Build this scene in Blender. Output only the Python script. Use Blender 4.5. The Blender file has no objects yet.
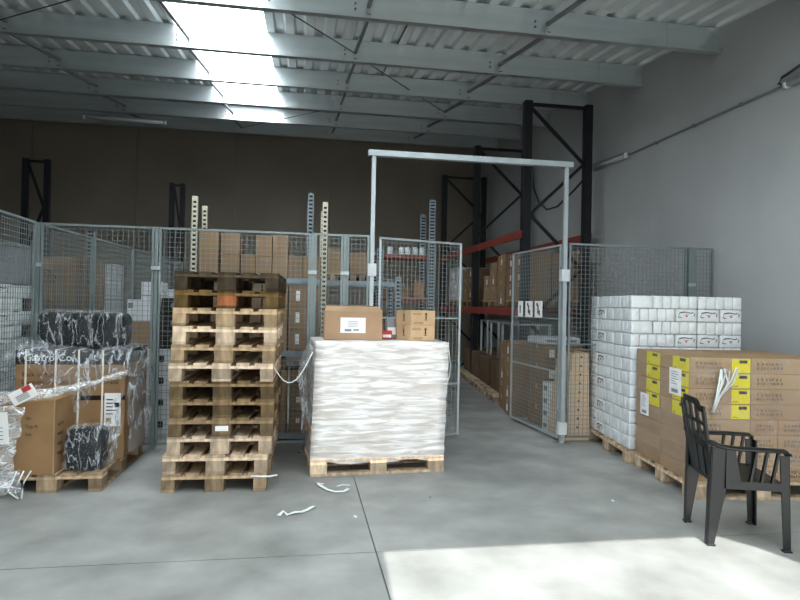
import bpy, bmesh, math, random
from mathutils import Vector, Matrix, noise
C = bpy.context.scene.collection
PI = math.pi
rnd = random.Random(7)

# ------------------------------------------------------------------ materials
def srgb(r, g, b):
    f = lambda c: (c/12.92 if c <= .04045 else ((c+.055)/1.055)**2.4)
    return (f(r/255), f(g/255), f(b/255), 1)

MATS = {}
def mat(name, col, rough=.6, metal=0, var=.15, scale=6, bump=0, bscale=40, stretch=(1,1,1), objcol=False, spec=.4, coords='Object'):
    m = bpy.data.materials.new(name); m.use_nodes = True
    nt = m.node_tree; N = nt.nodes; L = nt.links
    b = N['Principled BSDF']
    b.inputs['Roughness'].default_value = rough; b.inputs['Metallic'].default_value = metal
    b.inputs['Specular IOR Level'].default_value = spec
    tc = N.new('ShaderNodeTexCoord'); mp = N.new('ShaderNodeMapping'); mp.inputs['Scale'].default_value = stretch
    L.new(tc.outputs[coords], mp.inputs['Vector'])
    nz = N.new('ShaderNodeTexNoise'); nz.inputs['Scale'].default_value = scale; nz.inputs['Detail'].default_value = 5
    L.new(mp.outputs['Vector'], nz.inputs['Vector'])
    mr = N.new('ShaderNodeMapRange'); mr.inputs['From Min'].default_value = .3; mr.inputs['From Max'].default_value = .7
    mr.inputs['To Min'].default_value = 1-var; mr.inputs['To Max'].default_value = 1+var*.6
    L.new(nz.outputs['Fac'], mr.inputs['Value'])
    mx = N.new('ShaderNodeMix'); mx.data_type = 'RGBA'; mx.blend_type = 'MULTIPLY'; mx.inputs['Factor'].default_value = 1
    mx.inputs['A'].default_value = col
    cb = N.new('ShaderNodeCombineColor')
    for i in range(3): L.new(mr.outputs['Result'], cb.inputs[i])
    L.new(cb.outputs['Color'], mx.inputs['B'])
    out = mx.outputs['Result']
    if objcol:
        oi = N.new('ShaderNodeObjectInfo')
        m2 = N.new('ShaderNodeMix'); m2.data_type = 'RGBA'; m2.blend_type = 'MULTIPLY'; m2.inputs['Factor'].default_value = 1
        L.new(out, m2.inputs['A']); L.new(oi.outputs['Color'], m2.inputs['B']); out = m2.outputs['Result']
    L.new(out, b.inputs['Base Color'])
    if bump:
        n2 = N.new('ShaderNodeTexNoise'); n2.inputs['Scale'].default_value = bscale; n2.inputs['Detail'].default_value = 4
        L.new(mp.outputs['Vector'], n2.inputs['Vector'])
        bp = N.new('ShaderNodeBump'); bp.inputs['Strength'].default_value = bump; bp.inputs['Distance'].default_value = .01
        L.new(n2.outputs['Fac'], bp.inputs['Height']); L.new(bp.outputs['Normal'], b.inputs['Normal'])
    MATS[name] = m
    return m

def film(name, lo, hi, col=(.85,.88,.9,1), rough=.28, scale=5, stretch=(1,1,1), bump=.6, ridge=False, rot=(0,0,0), dist=.8):
    """clear plastic film: see-through, with milky folds where noise is high"""
    m = bpy.data.materials.new(name); m.use_nodes = True
    nt = m.node_tree; N = nt.nodes; L = nt.links
    b = N['Principled BSDF']; b.inputs['Base Color'].default_value = col; b.inputs['Roughness'].default_value = rough
    b.inputs['Specular IOR Level'].default_value = .8
    tr = N.new('ShaderNodeBsdfTransparent'); mix = N.new('ShaderNodeMixShader')
    tc = N.new('ShaderNodeTexCoord'); mp = N.new('ShaderNodeMapping'); mp.inputs['Scale'].default_value = stretch; mp.inputs['Rotation'].default_value = rot
    L.new(tc.outputs['Object'], mp.inputs['Vector'])
    nz = N.new('ShaderNodeTexNoise'); nz.inputs['Scale'].default_value = scale; nz.inputs['Detail'].default_value = 6
    nz.inputs['Distortion'].default_value = dist
    L.new(mp.outputs['Vector'], nz.inputs['Vector'])
    mr = N.new('ShaderNodeMapRange'); fac = nz.outputs['Fac']
    if ridge:      # thin milky creases, with streak highlights painted in, instead of soft patches
        su = N.new('ShaderNodeMath'); su.operation = 'SUBTRACT'; su.inputs[1].default_value = .5; L.new(fac, su.inputs[0])
        ab = N.new('ShaderNodeMath'); ab.operation = 'ABSOLUTE'; L.new(su.outputs[0], ab.inputs[0]); fac = ab.outputs[0]
        mr.inputs['From Min'].default_value = .035; mr.inputs['From Max'].default_value = 0
    else:
        mr.inputs['From Min'].default_value = .4; mr.inputs['From Max'].default_value = .66
    mr.inputs['To Min'].default_value = lo; mr.inputs['To Max'].default_value = hi
    L.new(fac, mr.inputs['Value'])
    L.new(mr.outputs['Result'], mix.inputs[0]); L.new(tr.outputs[0], mix.inputs[1]); L.new(b.outputs[0], mix.inputs[2])
    bp = N.new('ShaderNodeBump'); bp.inputs['Strength'].default_value = bump; bp.inputs['Distance'].default_value = .02
    L.new(nz.outputs['Fac'], bp.inputs['Height']); L.new(bp.outputs['Normal'], b.inputs['Normal'])
    L.new(mix.outputs[0], N['Material Output'].inputs['Surface'])
    MATS[name] = m
    return m

M = MATS
mat('concrete_floor', (.262,.272,.262,1), .55, 0, .32, 2.3, .12, 60, spec=.45)
mat('joint', (.09,.09,.09,1), .9)
mat('wall_paint', (.40,.415,.415,1), .8, 0, .11, .9, .1, 25)
mat('back_panel', (.235,.205,.165,1), .8, 0, .12, .7)
mat('white_wall', (.6,.6,.58,1), .8)
mat('galvanised', (.6,.66,.68,1), .36, .85, .12, 2.5, stretch=(.3,1,3))
mat('deck', (.66,.69,.69,1), .45, .35, .08, 3)
mat('fence_steel', (.2,.24,.245,1), .5, .4, .1, 8)
mat('portal_steel', (.38,.43,.45,1), .45, .4, .1, 8)
mat('wire_steel', (.22,.25,.25,1), .5, .4, .1, 8)
mat('black_steel', (.012,.013,.018,1), .5, .1, .2, 4)
mat('orange_steel', (.24,.04,.028,1), .5, 0, .25, 4)
mat('cream_steel', (.55,.53,.42,1), .5, 0, .15, 9)
mat('blue_steel', (.2,.25,.29,1), .45, .4, .15, 9)
mat('hole_shade', (.01,.01,.01,1), .8)
mat('wood', (.42,.325,.232,1), .85, 0, .42, 7, .25, 60, stretch=(3,3,1), objcol=True, spec=.12)
mat('card', (.285,.19,.115,1), .85, 0, .12, 5, .05, 30, objcol=True, spec=.12)
mat('tape', (.33,.24,.14,1), .3, 0, .05)
mat('ink', (.03,.025,.022,1), .7)
mat('brown_ink', (.16,.10,.06,1), .7)
mat('paper', (.8,.8,.8,1), .7, 0, .04)
mat('yellow_paper', (.62,.54,.012,1), .6, 0, .04, spec=.2)
mat('red_print', (.45,.04,.04,1), .6)
mat('purple_print', (.1,.05,.4,1), .6)
mat('white_pack', (.66,.7,.72,1), .28, 0, .14, 14, .45, 30, spec=.7)
mat('pale_plastic', (.6,.63,.66,1), .4, 0, .12, 6)
mat('grey_plastic', (.2,.21,.23,1), .5, 0, .12, 6)
mat('black_plastic', (.006,.007,.008,1), .36, 0, .2, 20, spec=.4)
mat('black_bag', (.006,.007,.009,1), .22, 0, .3, 9, 1.0, 12, spec=.5)
mat('band', (.008,.007,.006,1), .6, spec=.2)
mat('strap', (.75,.7,.6,1), .4, 0, .05)
mat('tube_lamp', (.45,.47,.48,1), .3, 0, .05)
mat('cable', (.05,.055,.055,1), .6)
mat('conduit', (.18,.19,.2,1), .5)
mat('asphalt', (.3,.3,.29,1), .9, 0, .15, 3)
mat('scrap', (.75,.8,.8,1), .4, 0, .1)
film('film_load', .5, .97, (.93,.94,.95,1), .3, 3.4, (1.0,1.0,8), .5)
film('film_loose', .11, .55, (.8,.86,.9,1), .2, 4, (3.2,1.5,.8), 1.0, True, (.1,.75,0), .3)
film('film_rope', .22, .75, (.8,.84,.86,1), .2, 7, (1,1,3), 1.0, True, (0,.15,0), .4)
film('film_thin', .04, .42, (.7,.75,.8,1), .16, 5, (3.5,1.5,1), .9, True, (0,.35,0), .3)
# corrugated translucent skylight sheets: sky glow as emission, shared by the added strip
m = bpy.data.materials.new('skylight_sheet'); m.use_nodes = True
b = m.node_tree.nodes['Principled BSDF']; b.inputs['Base Color'].default_value = (.8,.85,.88,1)
b.inputs['Emission Color'].default_value = (.91,.97,1,1); b.inputs['Emission Strength'].default_value = 9.0
M['skylight_sheet'] = m

# ------------------------------------------------------------------ mesh helpers
class MB:
    def __init__(s): s.v = []; s.f = []
    def add(s, vs, fs):
        o = len(s.v); s.v += [tuple(p) for p in vs]; s.f += [tuple(i+o for i in f) for f in fs]; return s
    def box(s, x0, x1, y0, y1, z0, z1, mx=None):
        vs = [Vector(p) for p in ((x0,y0,z0),(x1,y0,z0),(x1,y1,z0),(x0,y1,z0),(x0,y0,z1),(x1,y0,z1),(x1,y1,z1),(x0,y1,z1))]
        if mx is not None: vs = [mx @ p for p in vs]
        return s.add(vs, [(0,3,2,1),(4,5,6,7),(0,1,5,4),(1,2,6,5),(2,3,7,6),(3,0,4,7)])
    def hexa(s, vs):
        return s.add(vs, [(0,3,2,1),(4,5,6,7),(0,1,5,4),(1,2,6,5),(2,3,7,6),(3,0,4,7)])
    def bar(s, p, q, w, h=None, up=(0,0,1)):
        p = Vector(p); q = Vector(q); h = h or w
        d = (q-p).normalized(); u = Vector(up)
        if abs(d.dot(u)) > .98: u = Vector((0,1,0))
        a = d.cross(u).normalized(); b = a.cross(d).normalized()
        vs = []
        for c in (p, q):
            for sa, sb in ((-1,-1),(1,-1),(1,1),(-1,1)): vs.append(c + a*sa*w/2 + b*sb*h/2)
        return s.add(vs, [(0,1,2,3),(7,6,5,4),(0,4,5,1),(1,5,6,2),(2,6,7,3),(3,7,4,0)])
    def path(s, pts, r, n=6, rx=None):
        pts = [Vector(p) for p in pts]; rings = []
        o = len(s.v)
        for i, p in enumerate(pts):
            d = (pts[min(i+1,len(pts)-1)] - pts[max(i-1,0)]).normalized()
            u = Vector((0,0,1)) if abs(d.z) < .95 else Vector((0,1,0))
            a = d.cross(u).normalized(); b = a.cross(d).normalized()
            for k in range(n):
                t = 2*PI*k/n; s.v.append(tuple(p + a*math.cos(t)*(rx or r) + b*math.sin(t)*r))
        for i in range(len(pts)-1):
            for k in range(n):
                s.f.append((o+i*n+k, o+i*n+(k+1)%n, o+(i+1)*n+(k+1)%n, o+(i+1)*n+k))
        s.f.append(tuple(o+k for k in reversed(range(n)))); s.f.append(tuple(o+(len(pts)-1)*n+k for k in range(n)))
        return s
    def mesh(s, name, m, smooth=False, bevel=0):
        me = bpy.data.meshes.new(name); me.from_pydata(s.v, [], s.f)
        bm = bmesh.new(); bm.from_mesh(me); bmesh.ops.recalc_face_normals(bm, faces=bm.faces)
        if bevel:
            bmesh.ops.bevel(bm, geom=list(bm.edges), offset=bevel, segments=2, affect='EDGES', profile=.6)
        bm.to_mesh(me); bm.free()
        me.materials.append(m if not isinstance(m, str) else M[m])
        if smooth:
            for p in me.polygons: p.use_smooth = True
        return me
    def build(s, name, m, parent=None, loc=(0,0,0), rz=0, smooth=False, bevel=0):
        return inst(name, s.mesh(name, m, smooth, bevel), parent, loc, rz)

def inst(name, me, parent=None, loc=(0,0,0), rz=0, col=None):
    o = bpy.data.objects.new(name, me); C.objects.link(o); o.location = loc; o.rotation_euler = (0,0,rz)
    if parent: o.parent = parent
    if col: o.color = col
    return o
def tag(o, label=None, cat=None, group=None, kind=None):
    if label: o['label'] = label
    if cat: o['category'] = cat
    if group: o['group'] = group
    if kind: o['kind'] = kind
    return o
def thing(name, label, cat, loc=(0,0,0), rz=0, group=None):
    o = bpy.data.objects.new(name, None); C.objects.link(o); o.empty_display_size = .1
    o.location = loc; o.rotation_euler = (0,0,rz)
    return tag(o, label, cat, group)
def struct(name, mb, m): return tag(mb.build(name, m), kind='structure')
ORD = ['first','second','third','fourth','fifth','sixth','seventh','eighth','ninth','tenth','eleventh','twelfth','thirteenth']
def top_ord(k, n):            # k counted from the bottom
    i = n-1-k
    return 'topmost' if i == 0 else ('bottommost' if k == 0 else ORD[i] + '-from-top')

_txt = {}
def text_mesh(body, size, m):
    key = (body, size, m)
    if key in _txt: return _txt[key]
    cu = bpy.data.curves.new('writing', 'FONT'); cu.body = body; cu.size = size; cu.extrude = .0006
    o = bpy.data.objects.new('writing', cu); C.objects.link(o)
    dg = bpy.context.evaluated_depsgraph_get(); dg.update()
    me = bpy.data.meshes.new_from_object(o.evaluated_get(dg))
    bpy.data.objects.remove(o); me.materials.clear(); me.materials.append(M[m]); me.name = 'writing'
    _txt[key] = me
    return me
def write(body, size, m, parent, loc, rz=0):
    """upright text on a face whose outward normal is -Y turned by rz"""
    o = bpy.data.objects.new('writing', text_mesh(body, size, m)); C.objects.link(o)
    o.parent = parent; o.location = loc; o.rotation_euler = (PI/2, 0, rz); return o

# ------------------------------------------------------------------ room shell
W = 4.74; BY = 15.9; XL = -9.0; FY = -1.5
rz_ = lambda y: 4.80 + .115*(y-6.25)                 # underside of the deck
f = MB()
xs = [XL-.2, -5.0, .475, W+.2]; ys = [FY-.2, 3.62, 9.6, BY+.2]
for i in range(3):
    for j in range(3):
        f.box(xs[i]+.004, xs[i+1]-.004, ys[j]+.004, ys[j+1]-.004, -.1, 0)
struct('floor', f, 'concrete_floor')
struct('trim_1', MB().box(XL-.2, W+.2, FY-.2, BY+.2, -.12, -.02), 'joint')
w = MB().box(W, W+.2, FY, BY, 0, 6.3); struct('wall_right', w, 'wall_paint')
w = MB().box(XL-.2, XL, FY, BY, 0, 6.3); struct('wall_left', w, 'back_panel')
w = MB()
x = XL
while x < W:                                          # sandwich panels with fine joints
    w.box(x+.004, min(x+2.42, W)-.004, BY, BY+.1, 0, 6.3); x += 2.42
w.box(XL, W, BY+.05, BY+.2, 0, 6.3)
struct('wall_back', w, 'back_panel')
# unseen front wall: loading door, with side openings added to let in more daylight
w = MB()
OPEN = [(-.7, .18, 2.85), (.18, 2.8, 3.6), (2.8, 4.6, 2.85)]
w.box(XL, -.7, FY-.2, FY, 0, 4.2).box(4.6, W, FY-.2, FY, 0, 4.2)
for x0, x1, h in OPEN: w.box(x0, x1, FY-.2, FY, h, 4.2)
arc = [(2.8,2.85),(2.76,3.06),(2.68,3.26),(2.57,3.45),(2.42,3.6),(2.8,3.6)]      # corner piece added to round off the sun patch
w.add([(x, FY-.2, z) for x, z in arc]+[(x, FY, z) for x, z in arc], [(0,1,2,3,4,5),(11,10,9,8,7,6)]+[(i,i+6,(i+1)%6+6,(i+1)%6) for i in range(6)])
struct('wall_front', w, 'white_wall')
struct('ground', MB().box(-30, 30, -40, FY-.2, -.1, -.01), 'asphalt')
# corrugated deck with a gap for the skylight strip
SX0, SX1, SY1 = -1.66, -.52, 12.45
def deck(mb, x0, x1, y0, y1, pitch=.25):
    x = x0
    prof = []
    while x < x1-1e-6:
        for dx, dz in ((0,0),(.10,0),(.13,.035),(.22,.035)):
            if x+dx <= x1: prof.append((x+dx, dz))
        x += pitch
    prof.append((x1, 0))
    vs = []
    for y in (y0, y1):
        for t in (0, .012):
            vs += [(px, y, rz_(y)+dz+t) for px, dz in prof]
    n = len(prof); fs = []
    for i in range(n-1):
        fs += [(i, i+1, 2*n+i+1, 2*n+i), (n+i, 3*n+i, 3*n+i+1, n+i+1), (i, n+i, n+i+1, i+1), (2*n+i, 2*n+i+1, 3*n+i+1, 3*n+i)]
    fs += [(0, 2*n, 3*n, n), (n-1, 2*n-1, 4*n-1, 3*n-1)]
    mb.add(vs, fs)
r = MB(); deck(r, XL-.2, SX0, FY-.3, BY+.2); deck(r, SX1, 1.2, FY-.3, BY+.2); deck(r, 1.2, 2.2, FY-.3, -.8); deck(r, 1.2, 2.2, 4.5, BY+.2); deck(r, 2.2, W+.2, FY-.3, BY+.2); deck(r, SX0, SX1, SY1, BY+.2)
struct('ceiling', r, 'deck')
r = MB(); deck(r, SX0+.004, SX1-.004, FY-.2, SY1-.003)
struct('window_1', r, 'skylight_sheet')
r = MB(); deck(r, 1.204, 2.196, -.797, 4.497)
struct('added_skylight', r, 'skylight_sheet')  # unseen glowing strip, added to brighten floor, right wall and near purlins

# purlins: Z sections, each running the whole width
PY = [6.30+1.615*i for i in range(-4, 6)]
def purlin_mesh():
    h = .31; p = MB()
    p.box(XL, W, -.004, .004, -h, 0)                       # web
    p.box(XL, W, -.075, .004, -h-.004, -h+.002)            # bottom flange toward the front
    p.box(XL, W, -.079, -.073, -h-.004, -h+.026)           # lip
    p.box(XL, W, -.004, .07, -.006, 0)
    return p.mesh('purlin_profile', 'galvanised')
pm = purlin_mesh()
sl = MB().box(W-.66, W-.002, -.012, -.0045, -.298, -.012).box(W-.66, W-.002, -.07, -.008, -.3, -.292).mesh('sleeve', 'galvanised')
bolt = MB()
for bx in (-3.6, -1.49, .63, 2.62):
    for k in (0, 1): bolt.path([(bx-.14, -.005, -.2+k*.06), (bx-.14, -.022, -.2+k*.06)], .012, 6)
bolt = bolt.mesh('bolt', 'conduit')
for i, y in enumerate(PY):
    n = i-4
    where = 'hidden above the camera, near the front doors' if n < 0 else ['lowest steel purlin in view, nearest the camera','second steel roof purlin back from the camera','third steel roof purlin back from the camera','fourth steel roof purlin back, where the skylight brightens it','fifth steel roof purlin back, behind the skylight end','last steel roof purlin before the brown back wall'][n]
    t = thing('roof_purlin', 'galvanised ' + where if n < 0 else where, 'roof beam', (0, y, rz_(y)-.001), 0, 'roof purlins')
    if i < 4: t['label'] = 'galvanised roof purlin above the camera towards the front doors'
    inst('purlin_profile', pm, t); inst('sleeve', sl, t); inst('bolt', bolt, t)
rows = {-3.6:'at far left', -1.49:'beside the skylight', .63:'in the middle of the roof', 2.62:'towards the right wall'}
for bx, nm in rows.items():
    for i in range(2, len(PY)-1):
        a = (bx, PY[i]-.06, rz_(PY[i])-.28); b2 = (bx, PY[i+1]-.008, rz_(PY[i+1])-.16)
        o = MB().bar(a, b2, .036, .036).build('purlin_strut', 'conduit')
        tag(o, f'thin steel strut between the {ORD[max(0,i-3)]} and {ORD[max(0,i-2)]} roof purlins, {nm}' if i > 3 else f'thin steel strut between purlins near the camera, {nm}', 'strut', 'anti sag struts')
def rod(a, b, lab):
    tag(MB().path([a, b], .007, 5).build('bracing_cable', 'cable'), lab, 'cable')
zz = lambda y, d=.2: rz_(y)-d
rod((-1.45,PY[3],zz(PY[3])), (.63,PY[5]-.05,zz(PY[5])), 'thin bracing cable running diagonally from the skylight to the middle of the roof')
rod((.63,PY[5],zz(PY[5])), (2.62,PY[7]-.05,zz(PY[7])), 'thin bracing cable running diagonally towards the right of the roof')
rod((-3.6,PY[5]-.3,zz(PY[5],.3)), (-1.49,PY[4]-.4,zz(PY[4],.3)), 'thin bracing cable across the upper left corner of the roof')
rod((.63,PY[7],zz(PY[7])), (-1.49,PY[9]-.05,zz(PY[9])), 'thin bracing cable in the dark rear of the roof')

# ------------------------------------------------------------------ lamps and cables on walls
def tube_fixture(lab, a, b):
    a = Vector(a); b = Vector(b)
    t = thing('tube_light', lab, 'light', a)
    d = b-a
    MB().bar((0,0,.02), d+Vector((0,0,.02)), .09, .03).build('housing', 'grey_plastic', t)
    MB().path([d*.02, d*.98], .035, 10).build('diffuser', 'tube_lamp', t, (0,0,-.012), smooth=True)
    for k in (0, 1): MB().path([d*(k*.97), d*(k*.97+.03)], .045, 10).build('end_cap', 'pale_plastic', t, (0,0,-.008), smooth=True)
    return t
tube_fixture('unlit tube light on the right wall beside the tall black rack', (W-.046,8.21,3.79), (W-.046,9.3,3.84))
tube_fixture('unlit tube light at the upper right edge, on the grey wall', (W-.046,4.1,3.78), (W-.046,5.25,3.77))
tube_fixture('long unlit tube light hanging under the dark roof at left', (-4.35,12.7,5.12), (-2.8,12.78,5.12))
c = MB().path([(W-.02,5.25,3.775),(W-.02,8.21,3.79)], .014, 8)
o = c.build('conduit_pipe', 'conduit'); tag(o, 'thin grey conduit running along the right wall between two tube lights', 'pipe')
for y in (5.9,6.7,7.5): MB().box(W-.04, W, y-.012, y+.012, 3.765, 3.80).build('clip', 'conduit', o)
c = MB().path([(W-.017,9.3,3.83),(W-.017,10.0,3.6),(W-.017,10.7,3.42),(W-.017,11.2,3.44),(W-.017,11.6,3.65),(W-.017,11.9,4.0),(W-.017,12.0,4.6)], .016, 8)
tag(c.build('power_cable', 'cable', smooth=True), 'black cable looping down the right wall behind the black rack', 'cable')
c = MB().path([(W-.02,4.1,3.86),(W-.03,4.6,3.9),(W-.03,5.1,3.9),(W-.03,5.32,3.86),(W-.03,5.36,3.81),(W-.03,5.28,3.78)], .012, 8)
tag(c.build('power_cable', 'cable', smooth=True), 'short cable bent over the end of the tube light at the upper right', 'cable')

# ------------------------------------------------------------------ mesh fences
FH = 2.23
def panel(parent, a, b, z0=.06, z1=FH, rails=(), pitch=.05, wire=.0042, tube=.022, m='fence_steel'):
    a = Vector((a[0],a[1],0)); b = Vector((b[0],b[1],0)); d = b-a; Ln = d.length; u = d/Ln
    fr = MB(); P = lambda s, z: a+u*s+Vector((0,0,z))
    fr.bar(P(0,z1-tube/2), P(Ln,z1-tube/2), tube); fr.bar(P(0,z0+tube/2), P(Ln,z0+tube/2), tube)
    fr.bar(P(tube/2,z0+tube), P(tube/2,z1-tube), tube); fr.bar(P(Ln-tube/2,z0+tube), P(Ln-tube/2,z1-tube), tube)
    fr.build('panel_frame', m, parent)
    for r_ in rails: MB().bar(P(tube,r_), P(Ln-tube,r_), tube*.8).build('rail', m, parent)
    wm = MB(); n = int(Ln/pitch)
    for k in range(1, n+1):
        s = k*Ln/(n+1); wm.bar(P(s,z0), P(s,z1), wire)
    n = int((z1-z0)/pitch)
    for k in range(1, n+1):
        z = z0+k*(z1-z0)/(n+1); wm.bar(P(0,z), P(Ln,z), wire)
    wm.build('wire_mesh', 'wire_steel', parent)
def post(parent, x, y, h=FH, w=.034, m='fence_steel'):
    MB().box(x-w/2, x+w/2, y-w/2, y+w/2, .008, h).build('post', m, parent)
    MB().box(x-.07, x+.07, y-.07, y+.07, 0, .008).build('base_plate', 'fence_steel', parent)
def clamp(parent, x, y, z):
    MB().box(x-.045, x+.045, y-.04, y-.028, z-.018, z+.018).build('clamp', 'portal_steel', parent)
GY = 6.3
t = thing('mesh_fence', 'grey wire mesh fence across the middle, from the left corner post to the gate', 'fence', (0,0,0))
for a, b2 in ((-2.505,-1.463),(-1.417,.080),(.12,.415),(.455,.69)): panel(t, (a,GY), (b2,GY), rails=())
for px in (-2.53,-1.44,.10,.435): post(t, px, GY); clamp(t, px, GY, 1.82)
t = thing('mesh_fence', 'grey wire mesh fence running towards the back wall along the left side', 'fence')
ends = [(-2.47,3.9),(-2.50,5.0),(-2.53,6.26),(-2.45,7.6),(-2.38,9.0),(-2.3,10.4),(-2.24,11.8)]
for k in range(len(ends)-1):
    panel(t, (ends[k][0], ends[k][1]+.04), (ends[k+1][0], ends[k+1][1]-.04))
for k, e in enumerate(ends):
    if k != 2: post(t, *e, w=.04)
t = thing('mesh_fence', 'grey wire mesh fence at right between the gate and the right wall', 'fence')
panel(t, (2.93,GY), (4.37,GY), rails=(1.1,)); panel(t, (4.46,GY), (W-.03,GY))
post(t, 4.415, GY, w=.07); clamp(t, 4.415, GY-.01, 1.8)
t = thing('gate_portal', 'tall grey steel goal post frame around the open gate', 'gate frame')
for px in (.72, 2.88): post(t, px, GY, 3.07, .042, 'portal_steel')
MB().box(.66, 2.95, GY-.035, GY+.035, 3.07, 3.13).build('lintel', 'portal_steel', t)
for px in (.72, 2.88): MB().box(px-.045, px+.045, GY-.035, GY+.035, 1.80, 1.93).build('lock_box', 'pale_plastic', t)
for px in (2.88,): MB().box(px-.045, px+.045, GY-.035, GY+.035, .1, .23).build('lock_box', 'pale_plastic', t)
t = thing('gate_leaf', 'left grey mesh gate leaf, half closed behind the wrapped pallet', 'gate')
panel(t, (.80,GY+.02), (1.79,GY+.36), z0=.04, z1=2.22, rails=(.62,1.36), m='portal_steel')
for z in (.3,1.9): MB().path([(.78,GY+.0,z-.06),(.78,GY+.0,z+.06)], .016, 8).build('hinge', 'fence_steel', t)
t = thing('gate_leaf', 'right grey mesh gate leaf, swung open inwards, with three papers hung on it', 'gate')
panel(t, (2.865,GY+.06), (2.77,GY+1.36), z0=.04, z1=2.22, rails=(.78,1.38), m='portal_steel')
for z in (.3,1.9): MB().path([(2.86,GY+.04,z-.06),(2.86,GY+.04,z+.06)], .016, 8).build('hinge', 'fence_steel', t)
for k, (y0, y1) in enumerate(((7.2,7.36),(6.93,7.16),(6.68,6.90))):
    lx = 2.83-(y0-6.36)*.073
    q = MB().box(lx-.028, lx-.022, y0, y1, 1.385, 1.58)
    s_ = tag(q.build('hanging_sign', 'paper'), ['farthest of three white signs hung on the right gate leaf','middle of three white signs hung on the right gate leaf','nearest of three white signs hung on the right gate leaf'][k], 'sign', group='signs on the gate leaf')
    ik = MB()
    ym = (y0+y1)/2
    ik.box(lx-.030, lx-.028, ym-.012, ym+.02, 1.43, 1.53)
    if k: ik.box(lx-.030, lx-.028, ym-.05, ym-.02, 1.41, 1.47).path([(lx-.029, ym+.03, 1.54),(lx-.031, ym+.03, 1.54)], .022, 8)
    ik.build('pictogram', 'ink', s_)

# ------------------------------------------------------------------ pallets
def pallet_meshes(W_, L_):
    d = {}
    bw = .143 if W_ < .9 else .16
    d['deck'] = [(MB().box(x-w2/2, x+w2/2, 0, L_, .122, .144), x) for x, w2 in ((bw/2,bw), (W_*.294,bw*.7), (W_/2,bw), (W_*.706,bw*.7), (W_-bw/2,bw))]
    g = [m.mesh('deck_board', 'wood', bevel=.002) for m, _ in d['deck']]
    s = [MB().box(0, W_, y-.0725, y+.0725, .1, .1218).mesh('stringer_board', 'wood', bevel=.002) for y in (.0725, L_/2, L_-.0725)]
    k = []
    for i, x in enumerate((.05, W_/2, W_-.05)):
        w2 = .0725 if i == 1 else .05
        for y in (.0725, L_/2, L_-.0725):
            k.append(MB().box(x-w2, x+w2, y-.0725, y+.0725, .022, .0998).mesh('block', 'wood', bevel=.002))
    b_ = []
    for i, x in enumerate((.05, W_/2, W_-.05)):
        w2 = .0725 if i == 1 else .05
        b_.append(MB().box(x-w2, x+w2, 0, L_, 0, .0218).mesh('bottom_board', 'wood', bevel=.002))
    return g, s, k, b_
PM = {}
def pallet(loc, rz=0, W_=.8, L_=1.2, tone=1.0, warm=0, label='', group=None, name='wooden_pallet'):
    if (W_,L_) not in PM: PM[(W_,L_)] = pallet_meshes(W_, L_)
    g, s, k, b_ = PM[(W_,L_)]
    t = thing(name, label, 'pallet', loc, rz, group)
    def cc(dv=.12):
        v = tone*(1+rnd.uniform(-dv, dv)); return (v*(1+warm*.5), v, v*(1-warm), 1)
    for n, ms, dv, mu in (('deck_board',g,.25,1.15),('stringer_board',s,.1,1.55),('block',k,.34,.88),('bottom_board',b_,.2,.8)):  # deck boards lightened to paint in light reaching the pallet openings
        for me in ms:
            c_ = cc(dv); inst(n, me, t, col=(c_[0]*mu, c_[1]*mu, c_[2]*mu, 1))
    return t

# the tall stack of twelve
tones = [(.82,.1),(1.0,0),(1.12,-.02),(.98,.0),(.62,.15),(.66,.12),(.62,.12),(1.1,-.02),(.95,.05),(1.12,-.02),(.95,.06),(.42,.25),(.3,.12)][:12]
tones = [(.85,.12),(1.2,0),(1.2,-.02),(.42,.2),(.40,.26),(.38,.24),(1.3,-.02),(.75,.15),(1.35,0),(.85,.15),(.24,.45),(.13,.1)]
desc = ['pale brown','clean light','clean light','greyish brown','weathered brown','weathered reddish brown','clean light','warm brown','clean light','yellowish','dark red brown','blackened, weathered']
offx = [0,.005,.03,.04,.04,.045,.035,.045,.05,.05,.06,.065]
for k in range(12):
    t = pallet((-1.05+offx[k]+rnd.uniform(-.006,.006), 4.92+rnd.uniform(-.015,.015), k*.1445), -.02+rnd.uniform(-.012,.012), tone=tones[k][0], warm=tones[k][1],
        label=f'{desc[k]} wooden pallet, {top_ord(k,12)} in the tall stack at left', group='pallets in the tall stack')
    if k == 3:
        MB().box(.355,.455,-.004,.0008,.045,.085).build('paper_tag', 'paper', t)
    if k == 10:
        bl = [c for c in t.children if c.name.startswith('block')][3]; bl.color = (.85,.38,.22,1)
# scrap strap on the stack foot
tag(MB().path([(-.37,4.885,.1225),(-.3,4.87,.124),(-.22,4.86,.1245),(-.17,4.9,.122)], .006, 5, .012).build('strap_scrap', 'scrap'), 'white scrap of strapping caught on the right foot of the pallet stack', 'scrap')

# ------------------------------------------------------------------ cartons
CM = {}
def carton_meshes(w_, d_, h_):
    key = (round(w_,3), round(d_,3), round(h_,3))
    if key in CM: return CM[key]
    body = MB().box(-w_/2, w_/2, -d_/2, d_/2, 0, h_).mesh('body', 'card', bevel=min(.004, h_*.03))
    tp = MB()
    e = .0012
    tp.box(-w_/2-e, w_/2+e, -.025, .025, h_-e, h_+e)
    tp.box(-w_/2-e, -w_/2+e, -.025, .025, h_-.06, h_).box(w_/2-e, w_/2+e, -.025, .025, h_-.06, h_)
    pr_ = MB()
    for i in range(3): pr_.box(-w_*.32+i*w_*.1, -w_*.32+i*w_*.1+w_*.07, -d_/2-e, -d_/2+e, h_*.3, h_*.42)
    pr_.box(-w_*.32, -w_*.08, -d_/2-e, -d_/2+e, h_*.55, h_*.62)
    CM[key] = (body, tp.mesh('tape', 'tape'), pr_.mesh('print', 'brown_ink'))
    return CM[key]
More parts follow.
